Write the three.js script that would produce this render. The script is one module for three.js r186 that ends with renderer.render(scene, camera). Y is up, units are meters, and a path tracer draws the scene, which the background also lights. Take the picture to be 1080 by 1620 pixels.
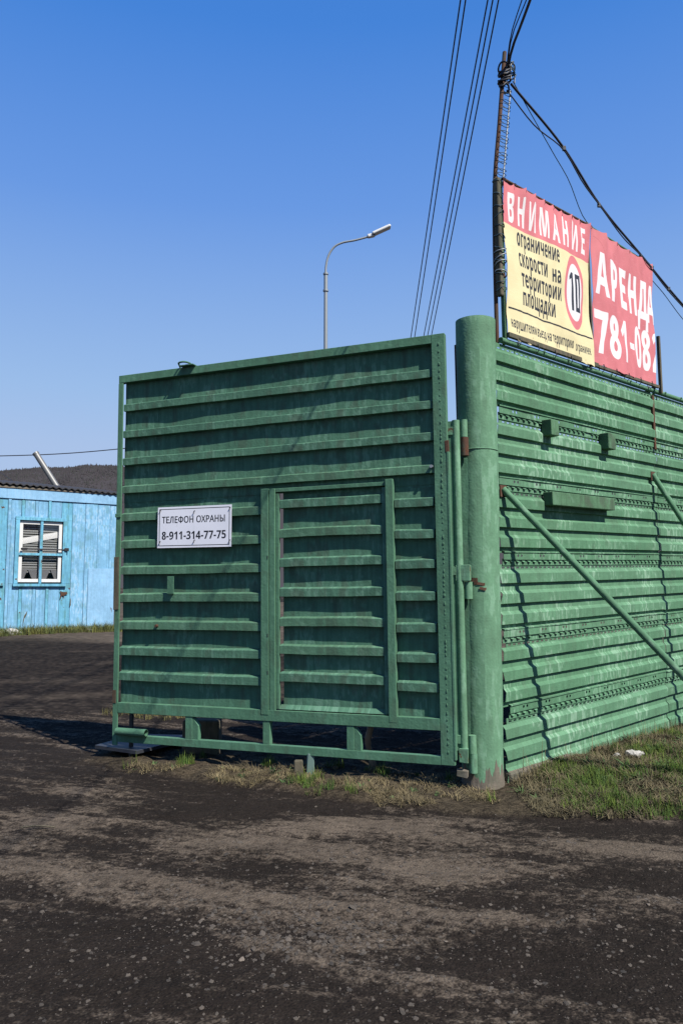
import * as THREE from 'three';
import { mergeGeometries, toCreasedNormals } from 'three/addons/utils/BufferGeometryUtils.js';
import { RoundedBoxGeometry } from 'three/addons/geometries/RoundedBoxGeometry.js';

// ---------------------------------------------------------------- camera, sky, sun, exposure
const scene = new THREE.Scene();
const camera = new THREE.PerspectiveCamera(67.29, 682 / 1024, 0.05, 8000);
camera.position.set(0, 1.6, 0);
camera.rotation.set(THREE.MathUtils.degToRad(5.538), 0, 0);

const SUN = new THREE.Vector3(0.447, 0.760, 0.471).normalize();
const sun = new THREE.DirectionalLight(new THREE.Color(1.0, 0.955, 0.88), 5.0);
sun.position.copy(SUN).multiplyScalar(40).add(new THREE.Vector3(0, 0, -8));
sun.target.position.set(0, 0, -8);
sun.castShadow = true;
sun.shadow.mapSize.set(4096, 4096);
Object.assign(sun.shadow.camera, { left: -16, right: 16, top: 16, bottom: -16, near: 1, far: 90 });
scene.add(sun, sun.target);

function makeSky() {            // clear spring sky: one gradient from horizon to zenith, the same all round
  const W = 64, H = 512, d = new Float32Array(W * H * 4);
  const stops = [[-90, .30, .30, .30], [-2, .46, .55, .70], [0, .47, .585, .77], [10, .392, .535, .80], [14, .325, .505, .81], [27, .142, .320, .76], [38, .060, .228, .68], [55, .038, .165, .56], [90, .028, .125, .46]];
  for (let j = 0; j < H; j++) {
    const el = -90 + 180 * (j + .5) / H;
    let k = 0; while (k < stops.length - 2 && el > stops[k + 1][0]) k++;
    const a = stops[k], b = stops[k + 1], t = Math.min(1, Math.max(0, (el - a[0]) / (b[0] - a[0])));
    for (let i = 0; i < W; i++) { const o = (j * W + i) * 4; for (let c = 0; c < 3; c++) d[o + c] = a[c + 1] + (b[c + 1] - a[c + 1]) * t; d[o + 3] = 1; }
  }
  const t = new THREE.DataTexture(d, W, H, THREE.RGBAFormat, THREE.FloatType);
  t.mapping = THREE.EquirectangularReflectionMapping; t.magFilter = t.minFilter = THREE.LinearFilter; t.needsUpdate = true;
  return t;
}
scene.background = scene.environment = makeSky();
scene.backgroundIntensity = scene.environmentIntensity = 0.60;

const renderer = new THREE.WebGLRenderer({ antialias: true });
renderer.toneMapping = THREE.LinearToneMapping;
renderer.toneMappingExposure = 1.68;
renderer.shadowMap.enabled = true;

// ---------------------------------------------------------------- helpers
function rng(seed) { let a = seed >>> 0; return () => { a = (a + 0x6D2B79F5) | 0; let t = Math.imul(a ^ (a >>> 15), 1 | a); t = (t + Math.imul(t ^ (t >>> 7), 61 | t)) ^ t; return ((t ^ (t >>> 14)) >>> 0) / 4294967296; }; }
const HASH = (() => { const r = rng(77), t = new Float32Array(65536); for (let i = 0; i < 65536; i++) t[i] = r(); return t; })();
function vn(x, y, per = 256) {      // periodic value noise, 0..1
  let xi = Math.floor(x), yi = Math.floor(y); let fx = x - xi, fy = y - yi;
  fx = fx * fx * (3 - 2 * fx); fy = fy * fy * (3 - 2 * fy);
  const x0 = ((xi % per) + per) % per, x1 = (x0 + 1) % per, y0 = ((yi % per) + per) % per, y1 = (y0 + 1) % per;
  const a = HASH[(x0 + y0 * 251) & 65535], b = HASH[(x1 + y0 * 251) & 65535], c = HASH[(x0 + y1 * 251) & 65535], d = HASH[(x1 + y1 * 251) & 65535];
  return a + (b - a) * fx + (c - a) * fy + (a - b - c + d) * fx * fy;
}
function fbm(x, y, o = 4, per = 256) { let s = 0, a = .5, n = 0; for (let i = 0; i < o; i++) { s += a * vn(x + i * 17, y + i * 31, per); n += a; x *= 2; y *= 2; per *= 2; a *= .5; } return s / n; }
const ss = (a, b, x) => { const t = Math.min(1, Math.max(0, (x - a) / (b - a))); return t * t * (3 - 2 * t); };
const lerp = (a, b, t) => a + (b - a) * t;
const V = (x, y, z) => new THREE.Vector3(x, y, z);

const counts = {};
function numbered(n) { const k = counts[n] = (counts[n] ?? -1) + 1; return k ? `${n}_${String(k).padStart(3, '0')}` : n; }
function tag(o, label, category, group, kind) { o.userData = { label, category }; if (group) o.userData.group = group; if (kind) o.userData.kind = kind; return o; }
function thing(name, label, category, pos = [0, 0, 0], ry = 0, group) {
  const g = new THREE.Group(); g.name = numbered(name); g.position.set(...pos); g.rotation.y = ry; scene.add(g); return tag(g, label, category, group);
}
function part(name, geo, mat, parent, label) {
  const m = new THREE.Mesh(Array.isArray(geo) ? merge(geo) : geo, mat); m.name = parent === scene ? numbered(name) : name;
  m.castShadow = m.receiveShadow = true; if (label) m.userData.label = label; parent.add(m); return m;
}
const ni = g => g.index ? g.toNonIndexed() : g;
function merge(list) {
  const l = list.map(g => { const h = ni(g); for (const k of Object.keys(h.attributes)) if (!['position', 'normal', 'uv'].includes(k)) h.deleteAttribute(k); return h; });
  return mergeGeometries(l);
}
// box with uv in metres, small chamfer; x0..x1, y0..y1, z0..z1
function bx(x0, x1, y0, y1, z0, z1, r = .004) {
  const w = Math.abs(x1 - x0), h = Math.abs(y1 - y0), d = Math.abs(z1 - z0);
  const g = ni(new RoundedBoxGeometry(w, h, d, 1, Math.min(r, w / 3, h / 3, d / 3)));
  g.translate((x0 + x1) / 2, (y0 + y1) / 2, (z0 + z1) / 2);
  return boxUV(g);
}
function boxUV(g, s = 1) {
  const p = g.attributes.position, n = g.attributes.normal, uv = new Float32Array(p.count * 2);
  for (let i = 0; i < p.count; i++) {
    const ax = Math.abs(n.getX(i)), ay = Math.abs(n.getY(i)), az = Math.abs(n.getZ(i));
    let u, v; if (az >= ax && az >= ay) { u = p.getX(i); v = p.getY(i); } else if (ax >= ay) { u = p.getZ(i) + .37; v = p.getY(i); } else { u = p.getX(i); v = p.getZ(i) + .61; }
    uv[2 * i] = u * s; uv[2 * i + 1] = v * s;
  }
  g.setAttribute('uv', new THREE.BufferAttribute(uv, 2)); return g;
}
function cyl(a, b, r0, r1 = r0, seg = 10, open = false) {
  const d = b.clone().sub(a), L = d.length(), g = new THREE.CylinderGeometry(r1, r0, L, seg, 1, open);
  const uv = g.attributes.uv; for (let i = 0; i < uv.count; i++) uv.setXY(i, uv.getX(i) * 6.28 * r0, uv.getY(i) * L);
  g.applyQuaternion(new THREE.Quaternion().setFromUnitVectors(V(0, 1, 0), d.clone().normalize())); g.translate(...a.clone().add(b).multiplyScalar(.5).toArray()); return g;
}
function tube(pts, r, seg = 40, rs = 6) { return new THREE.TubeGeometry(new THREE.CatmullRomCurve3(pts.map(p => p.isVector3 ? p : V(...p))), seg, r, rs); }
// sheet bent to a profile [[y, z], ...] and swept along xs; thickness th; disp(x, y) pushes it in z; edge(y) moves the x ends
function sheet(profile, xs, th, disp = () => 0, edge0 = null, edge1 = null) {
  const pos = [], uv = []; const n = profile.length; const nx = xs.length;
  const nrm = []; for (let k = 0; k < n - 1; k++) { const dy = profile[k + 1][0] - profile[k][0], dz = profile[k + 1][1] - profile[k][1], l = Math.hypot(dy, dz) || 1; nrm.push([-dz / l, dy / l]); }
  const vnrm = profile.map((_, k) => { const a = nrm[Math.max(0, k - 1)], b = nrm[Math.min(n - 2, k)]; const y = a[0] + b[0], z = a[1] + b[1], l = Math.hypot(y, z) || 1, s = 1 / Math.max(.5, (a[0] * y + a[1] * z) / l); return [y / l * s, z / l * s]; });
  let arc = [0]; for (let k = 1; k < n; k++) arc.push(arc[k - 1] + Math.hypot(profile[k][0] - profile[k - 1][0], profile[k][1] - profile[k - 1][1]));
  const P = (i, k, side) => { let x = xs[i]; const y = profile[k][0]; if (i === 0 && edge0) x += edge0(y); if (i === nx - 1 && edge1) x += edge1(y); const o = side ? -th : 0; const e = disp(x, y); return [x, y + vnrm[k][0] * o, profile[k][1] + vnrm[k][1] * o + e, x, arc[k] + profile[0][0]]; };
  const quad = (a, b, c, d) => { for (const q of [a, b, c, a, c, d]) { pos.push(q[0], q[1], q[2]); uv.push(q[3], q[4]); } };
  for (let k = 0; k < n - 1; k++) for (let i = 0; i < nx - 1; i++) {
    quad(P(i, k, 0), P(i + 1, k, 0), P(i + 1, k + 1, 0), P(i, k + 1, 0));
    if (th) quad(P(i, k, 1), P(i, k + 1, 1), P(i + 1, k + 1, 1), P(i + 1, k, 1));
  }
  if (th) {
    for (let k = 0; k < n - 1; k++) { quad(P(0, k, 0), P(0, k + 1, 0), P(0, k + 1, 1), P(0, k, 1)); quad(P(nx - 1, k, 0), P(nx - 1, k, 1), P(nx - 1, k + 1, 1), P(nx - 1, k + 1, 0)); }
    for (let i = 0; i < nx - 1; i++) { quad(P(i, 0, 0), P(i, 0, 1), P(i + 1, 0, 1), P(i + 1, 0, 0)); quad(P(i, n - 1, 0), P(i + 1, n - 1, 0), P(i + 1, n - 1, 1), P(i, n - 1, 1)); }
  }
  const g = new THREE.BufferGeometry(); g.setAttribute('position', new THREE.Float32BufferAttribute(pos, 3)); g.setAttribute('uv', new THREE.Float32BufferAttribute(uv, 2));
  g.computeVertexNormals(); return toCreasedNormals(g, .3);
}
const range = (a, b, n) => Array.from({ length: n + 1 }, (_, i) => a + (b - a) * i / n);
function jitter(geo, amp, freq, seed = 0) {       // roughen a closed shape; vertices at one place move together
  const p = geo.attributes.position; const n3 = (a, b, c) => fbm(a * freq + seed * 7.3 + c * freq * .7, b * freq + c * freq * 1.3 + 40, 3) - .5;
  for (let i = 0; i < p.count; i++) { const x = p.getX(i), y = p.getY(i), z = p.getZ(i); p.setXYZ(i, x + amp * n3(x, y, z), y + amp * n3(y + 9, z, x), z + amp * n3(z + 5, x + 3, y)); }
  geo.computeVertexNormals(); return geo;
}

// ---------------------------------------------------------------- textures and materials
function dataTex(n, m, fn, srgb = true) {         // fn(u, v) in 0..1 gives three linear colours (srgb) or one grey
  const d = new Uint8Array(n * m * 4), enc = c => { c = Math.min(1, Math.max(0, c)); return 255 * (srgb ? (c <= .0031308 ? 12.92 * c : 1.055 * Math.pow(c, 1 / 2.4) - .055) : c); };
  for (let j = 0; j < m; j++) for (let i = 0; i < n; i++) { const c = fn((i + .5) / n, (j + .5) / m), o = (j * n + i) * 4; d[o] = enc(c[0]); d[o + 1] = enc(c[1]); d[o + 2] = enc(c[2]); d[o + 3] = 255; }
  const t = new THREE.DataTexture(d, n, m, THREE.RGBAFormat); t.wrapS = t.wrapT = THREE.RepeatWrapping; t.magFilter = THREE.LinearFilter; t.minFilter = THREE.LinearMipmapLinearFilter; t.generateMipmaps = true;
  t.colorSpace = srgb ? THREE.SRGBColorSpace : THREE.NoColorSpace; t.needsUpdate = true; return t;
}
const FN = 1024; let FIELDS = null;
function fields() {            // shared noise fields, tileable: large and small mottling, vertical streaks, brush dabs, dirt, rust
  if (FIELDS) return FIELDS; const f = FIELDS = {}, K = { big: (u, v) => fbm(u * 8, v * 8, 4, 8), mid: (u, v) => fbm(u * 48, v * 48, 3, 48), fine: (u, v) => fbm(u * 256, v * 256, 2, 256), str: (u, v) => fbm(u * 128, v * 8, 3, 128), dab: (u, v) => fbm(u * 120, v * 32, 3, 1920), dirt: (u, v) => fbm(u * 32 + 3, v * 16 + 7, 4, 32), rust: (u, v) => fbm(u * 24 + 11, v * 24 + 5, 5, 24) };
  for (const k in K) { const a = f[k] = new Float32Array(FN * FN); for (let j = 0; j < FN; j++) for (let i = 0; i < FN; i++) a[j * FN + i] = K[k](i / FN, j / FN); } return f;
}
const TS = 2.6;   // metres covered by one tile of the paint textures
function paint(base, o = {}) {
  const { dab = .5, rust = .05, streak = .3, dirt = .25, pale = [1.5, 1.35, 1.55], off = 0, grime = [.05, .065, .045], rough = .8, size = 1024 } = o;
  const F = fields(), q = a => Math.floor((((a % 1) + 1) % 1) * FN);
  const map = dataTex(size, size, (u, v) => {
    const o = q(v + off * .61) * FN + q(u + off), big = F.big[o], mid = F.mid[o], fine = F.fine[o], str = F.str[o], dabn = F.dab[o];
    const k = 1 + .30 * (big - .5) + .22 * (mid - .5) + .14 * (fine - .5) + streak * (str - .5) * (.4 + big), c = [base[0] * k, base[1] * k, base[2] * k];
    const d = dab * ss(.52, .66, dabn) * ss(.36, .62, big + .4 * (mid - .5)), dk = dirt * ss(.52, .72, F.dirt[o]), r = rust > 0 ? ss(.80 - rust * 1.6, .83 - rust * 1.6, F.rust[o] + .10 * (fine - .5)) : 0;
    for (let i = 0; i < 3; i++) { c[i] = lerp(c[i], base[i] * pale[i], d); c[i] = lerp(c[i], grime[i], dk); c[i] = lerp(c[i], [.075, .034, .019][i] * (.5 + fine), r); }
    return c;
  });
  map.repeat.set(1 / TS, 1 / TS);
  const bump = BUMP ??= (() => { const t = dataTex(512, 512, (u, v) => { const h = .5 * fbm(u * 96, v * 48, 3, 48) + .5 * fbm(u * 256, v * 256, 2, 256); return [h, h, h]; }, false); t.repeat.set(1 / TS, 1 / TS); return t; })();
  return new THREE.MeshPhysicalMaterial({ map, bumpMap: bump, bumpScale: .003, roughness: rough, metalness: 0, specularIntensity: .4, side: THREE.DoubleSide });
}
let BUMP = null;
const plain = (r, g, b, rough = .8, metal = 0) => new THREE.MeshStandardMaterial({ color: new THREE.Color().setRGB(r, g, b), roughness: rough, metalness: metal, side: THREE.DoubleSide });
const M = {
  fence: paint([.072, .166, .092], { dab: .9, rust: 0, dirt: .2, streak: .35, pale: [2.1, 1.6, 1.9] }),
  fence2: paint([.081, .178, .102], { dab: 1, rust: 0, dirt: .14, streak: .35, off: .37, pale: [2.1, 1.6, 1.9] }),
  gate: paint([.059, .138, .089], { dab: .8, rust: 0, dirt: .45, streak: .6, off: .11, pale: [1.7, 1.45, 1.55] }),
  gate2: paint([.066, .146, .090], { dab: .7, rust: 0, dirt: .35, streak: .5, off: .77, pale: [1.6, 1.4, 1.5] }),
  frame: paint([.061, .145, .089], { dab: .4, rust: 0, dirt: .3, streak: .3, off: .53, pale: [1.5, 1.35, 1.45] }),
  pillar: paint([.096, .200, .118], { dab: .55, rust: 0, dirt: .10, streak: .25, off: .7, pale: [1.75, 1.5, 1.7] }),
  hinge: paint([.100, .215, .130], { dab: .6, rust: .15, dirt: .4, streak: .3, off: .2, size: 512 }),
  rust: paint([.075, .040, .026], { dab: .3, rust: .14, dirt: .5, streak: .4, off: .31, rough: .9, size: 512, pale: [1.5, 1.6, 1.7] }),
  wood: paint([.088, .078, .054], { dab: .5, rust: 0, dirt: .4, streak: .8, off: .4, rough: .95, size: 512 }),
  greenwood: paint([.062, .130, .070], { dab: .6, rust: .01, dirt: .6, streak: .6, off: .9, rough: .9, size: 512 }),
  concrete: paint([.130, .112, .088], { dab: .4, rust: 0, dirt: .4, streak: .1, off: .15, rough: .95, size: 512 }),
  blue: paint([.150, .320, .470], { grime: [.10, .22, .25], dab: .8, rust: 0, dirt: .5, streak: .6, pale: [1.8, 1.3, 1.15], rough: .8 }),
  blue2: paint([.108, .298, .415], { grime: [.08, .2, .2], dab: .6, rust: .004, dirt: .6, streak: .7, off: .43, pale: [1.5, 1.3, 1.15], rough: .8 }),
  bluePale: paint([.190, .350, .505], { grime: [.14, .28, .35], dab: .5, rust: 0, dirt: .08, streak: .25, off: .43, pale: [1.3, 1.12, 1.05], rough: .8, size: 512 }),
  white: plain(.52, .52, .505, .6), rubble: plain(.36, .345, .32, .9), black: plain(.012, .012, .015, .6), cable: plain(.012, .013, .02, .6), cableBlue: plain(.02, .05, .075, .6),
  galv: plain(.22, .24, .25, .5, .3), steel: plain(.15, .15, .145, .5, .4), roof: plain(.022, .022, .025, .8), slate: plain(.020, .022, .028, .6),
};

// ---------------------------------------------------------------- ground
// dry pale patches in the black soil: [x, z, half width, half depth]
const DRY = [[-1.91, -5.53, .46, .29], [-.26, -4.99, .97, .31], [-1.18, -4.34, .46, .19], [-.77, -4.16, .51, .16], [-.17, -3.96, .42, .36], [.03, -3.58, .17, .07], [.29, -5.31, .38, .2], [1.44, -4.85, .63, .22], [.77, -3.87, .41, .12], [-.25, -5.31, .34, .27], [.47, -4.57, .32, .25], [.09, -3.27, .27, .1], [1.22, -3.62, .2, .09], [.74, -4.48, .46, .12], [-3.2, -5.1, .6, .3], [2.9, -4.4, .7, .3], [2.2, -4.0, .5, .2], [-2.3, -4.6, .4, .16]];
const WET = [[-.6, -4.45, .36, .10], [-1.3, -3.6, .9, .26], [1.5, -3.35, 1.0, .35], [1.5, -4.35, .6, .16], [-.1, -5.8, 1.4, .22], [1.3, -5.2, .8, .12], [-1.4, -4.9, .5, .2]];
const DG = { n: 900, x0: -5.2, z0: -12.2, s: 10.4 / 899, d: null };
function dryness(x, z) {                              // looked up in a 12 mm grid near the camera
  if (x < -5.19 || x > 5.19 || z < -12.19 || z > -1.81) return dryAt(x, z);
  if (!DG.d) { DG.d = new Float32Array(DG.n * DG.n); for (let j = 0; j < DG.n; j++) for (let i = 0; i < DG.n; i++) DG.d[j * DG.n + i] = dryAt(DG.x0 + i * DG.s, DG.z0 + j * DG.s); }
  const a = (x - DG.x0) / DG.s, b = (z - DG.z0) / DG.s, i = Math.floor(a), j = Math.floor(b), f = a - i, g = b - j, o = j * DG.n + i, d = DG.d;
  return lerp(lerp(d[o], d[o + 1], f), lerp(d[o + DG.n], d[o + DG.n + 1], f), g);
}
function dryAt(x, z) {
  const sa = x * .95 + z * .32, sb = z * .95 - x * .32;
  const wx = x + .25 * (fbm(x * 2.1, z * 2.1 + 9, 3) - .5), wz = z + .12 * x * 0 + .22 * (fbm(x * 1.7 + 5, z * 3.5, 3) - .5);
  let m = 0; for (const [a, b, c, d] of DRY) { const q = ((wx - a) / c) ** 2 + ((wz - b) / d) ** 2; if (q < 6) m += .66 * Math.exp(-q * .65); }
  for (const [a, b, c, d] of WET) { const q = ((wx - a) / c) ** 2 + ((wz - b) / d) ** 2; if (q < 6) m -= .55 * Math.exp(-q * .7); }
  // dry crust before the grass edge, along the foot of the gate and the fence
  m += 1.7 * (fbm(sa * 1.0 + 20, sb * 2.7, 5) - .50) + 1.3 * (fbm(sa * 2.0 + 3, sb * 11, 4) - .5) + .7 * (fbm(sa * 6 + 13, sb * 30, 3) - .5);
  return m;
}
const gateLine = x => -6.2 + (x - .892) * .3857;      // z of the gate at x
const fenceLine = x => -6.5 - (x - 1.385) * .94;      // z of the fence at x
const vergeEdge = x => x < -2.1 ? -7.2 : x < .71 ? lerp(-6.89, -5.585, (x + 1.98) / 2.69) : lerp(-5.56, -5.43, Math.min(1, (x - .71) / 1.6));
function verge(x, z) {                                // 1 on the verge under the gate and before the fence
  const back = x < 1.25 ? gateLine(x) - 1.0 : fenceLine(x) - .6;
  const e = vergeEdge(x) + .16 * (fbm(x * 3, z * 3 + 4, 3) - .5);
  return ss(e + .03, e - .10, z) * ss(back - .3, back + .1, z) * ss(-2.6, -2.0, x);
}
function groundY(x, z) {
  let y = .55 * ss(-8.2, -17.5, z) + .03 * (fbm(x * .8, z * .8, 3) - .5);
  y += .05 * ss(-5.3, -6.4, z) * ss(1.2, 2.4, x) * ss(14, 8, x) * ss(-14, -10, z);
  if (z > -12 && z < 2 && Math.abs(x) < 9) {
    const m = dryness(x, z);
    y += .030 * (fbm((x * .95 + z * .32) * .35 + 4, (z * .95 - x * .32) * 2.6, 3) - .5) + .010 * ss(.1, .8, m) + .022 * (fbm(x * 4.2, z * 6, 4) - .5) + .010 * (fbm(x * 22, z * 22, 3) - .5);
    const v = verge(x, z) * (1 - .9 * Math.exp(-(((x - 1.1) / .6) ** 2 + ((z + 6.2) / .5) ** 2))); y += v * (.03 + .06 * (fbm(x * 7, z * 7 + 3, 3) - .5));
  }
  return y;
}
function soil(x, z, fine) {
  const m = dryness(x, z) , f1 = fbm(x * 26, z * 34, 3), f2 = fine ? fbm(x * 110, z * 130, 2) : fbm(x * 15, z * 19, 2);
  let t = ss(-.05, 1.0, m + 1.1 * (f1 - .5) + .9 * (f2 - .5));
  if (z < -9) { const b = ss(-9, -11, z); const tt = .34 * ss(.45, .75, fbm(x * .5 + 8, z * 2.4 + x * .3, 4)) + .75 * ss(-15.4, -16.8, z + .5 * (fbm(x, z, 3) - .5) - (x + 6) * .35); t = lerp(t, tt + .32 * (f1 - .5) + .2 * (f2 - .5), b); }
  const g = .68 + .40 * f1 + .6 * (f2 - .5) + (fine ? .55 * (vn(x * 260, z * 260, 8192) - .5) : 0);
  const n = fbm(x * 3.3 + 2, z * 5 + 1, 3);
  let c = [lerp(.0152, .082, t) * g, lerp(.0119, .0655, t) * g, lerp(.0098, .0500, t) * g];
  for (let i = 0; i < 3; i++) c[i] *= .8 + .45 * n;
  if (z > -13) { const v = verge(x, z) * ss(.3, .6, f1 + .2); const s = [.062, .049, .032]; for (let i = 0; i < 3; i++) c[i] = lerp(c[i], s[i] * g * (.35 + .9 * f2 + .5 * (f1 - .5)), .8 * v); }
  if (fine) {        // grit: small pale chips set in the soil
    const q = vn(x * 190, z * 210, 4096), q2 = vn(x * 75 + 9, z * 85, 4096);
    const k = ss(.86, .95, q) * (.15 + .55 * t) + ss(.90, .96, q2) * (.2 + .3 * t); for (let i = 0; i < 3; i++) c[i] = lerp(c[i], [.13, .112, .088][i], Math.min(1, k));
  }
  return c;
}
function groundSheet(xs, zs, yAt, u0, v0, su, sv) {
  const nx = xs.length, nz = zs.length, p = new Float32Array(nx * nz * 3), uv = new Float32Array(nx * nz * 2), id = [];
  for (let j = 0; j < nz; j++) for (let i = 0; i < nx; i++) { const o = j * nx + i; p[3 * o] = xs[i]; p[3 * o + 1] = yAt(xs[i], zs[j]); p[3 * o + 2] = zs[j]; uv[2 * o] = (xs[i] - u0) / su; uv[2 * o + 1] = (zs[j] - v0) / sv; }
  for (let j = 0; j < nz - 1; j++) for (let i = 0; i < nx - 1; i++) { const a = j * nx + i, b = a + 1, c = a + nx, d = c + 1; id.push(a, c, b, b, c, d); }
  const g = new THREE.BufferGeometry(); g.setAttribute('position', new THREE.BufferAttribute(p, 3)); g.setAttribute('uv', new THREE.BufferAttribute(uv, 2)); g.setIndex(id); g.computeVertexNormals(); return g;
}
{
  const X0 = -5, X1 = 5, Z0 = -10, Z1 = -2, inside = (x, z) => Math.min(x - X0, X1 - x, z - Z0, Z1 - z);
  const near = dataTex(2048, 2048, (u, v) => soil(X0 + u * (X1 - X0), Z0 + v * (Z1 - Z0), true));
  const grain = dataTex(1024, 1024, (u, v) => { const h = .45 * fbm(u * 64, v * 64, 3, 64) + .55 * fbm(u * 256, v * 256, 2, 256); return [h, h, h]; }, false); grain.repeat.set(5, 4);
  const nm = new THREE.MeshPhysicalMaterial({ map: near, bumpMap: grain, bumpScale: .012, roughness: 1, specularIntensity: .15 });
  const road = part('dirt_road', groundSheet(range(X0, X1, 460), range(Z0, Z1, 380), (x, z) => groundY(x, z) + .004 - .08 * ss(.10, 0, inside(x, z)), X0, Z0, X1 - X0, Z1 - Z0), nm, scene);
  tag(road, 'black dirt road with pale dry patches before the green gate', 'road', null, 'structure');
  const farT = dataTex(1536, 1536, (u, v) => soil(-24 + u * 40, -34 + v * 40, false)); farT.wrapS = farT.wrapT = THREE.MirroredRepeatWrapping;
  const far = [-3200, -1200, -500, -200, -90, -50, -34, ...range(-24, 16, 160), 30, 60, 120, 300, 900, 3200];
  const farZ = [-3200, -1200, -500, -200, -90, -50, ...range(-34, 6, 160), 20, 60, 200, 900];
  const fm = new THREE.MeshPhysicalMaterial({ map: farT, roughness: 1, specularIntensity: .15 });
  const yard = part('ground', groundSheet(far, farZ, (x, z) => groundY(x, z) - .05 * ss(.15, .6, inside(x, z)), -24, -34, 40, 40), fm, scene);
  tag(yard, 'wide black dirt yard reaching from the gate to the blue cabin', 'ground', null, 'structure');
}
// far wooded ridge
{
  const ridgeY = x => { const t = x / 1000; return 157 + 18 * Math.sin(t * 2.2 + .9) * .5 - 10 * ss(-.30, -.60, t) + 9 * (fbm(x * .02, 3, 4) - .5) - 90 * ss(.5, 2.2, Math.abs(t + .1)); };
  const xs = range(-1700, 1500, 160), zs = range(-1500, -620, 30);
  const yh = (x, z) => { const k = ss(-620, -1000, z), d = ss(-1500, -1040, z); return .5 + (ridgeY(x) - .5) * Math.pow(k, 1.2) * (.5 + .5 * d) - 2 + 7 * (fbm(x * .02, z * .02, 3) - .5) * k; };
  const hm = new THREE.MeshStandardMaterial({ color: new THREE.Color().setRGB(.026, .022, .024), roughness: 1 });
  const hill = part('hill', groundSheet(xs, zs, yh, 0, 0, 100, 100), hm, scene); tag(hill, 'long dark hillside beyond the blue cabin', 'hill', null, 'structure');
  const r = rng(5), tg = new THREE.ConeGeometry(1, 2, 6, 2), N = 32000;
  const im = new THREE.InstancedMesh(tg, new THREE.MeshStandardMaterial({ color: 0xffffff, roughness: 1 }), N); im.name = 'bare_forest'; const m4 = new THREE.Matrix4(), c = new THREE.Color();
  for (let i = 0; i < N; i++) {
    const x = -560 + r() * 380, z = -1030 + r() * r() * 330, s = .45 + .8 * r() * r(); const hh = s * (1.4 + 1.5 * r() * r()); m4.makeScale(s * (.8 + .6 * r()), hh, s).setPosition(x, yh(x, z) + hh * .7, z); im.setMatrixAt(i, m4);
    const k = (.85 + .3 * r()) * (.75 + .5 * fbm(x * .03, z * .012, 3)), gk = r() < .2 ? 1 : 0; c.setRGB((.027 - .003 * gk) * k, (.0235 + .002 * gk) * k, (.026 - .003 * gk) * k); im.setColorAt(i, c);
  }
  tag(im, 'bare brown forest covering the far hillside', 'forest', null, 'stuff'); scene.add(im);
}

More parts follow.
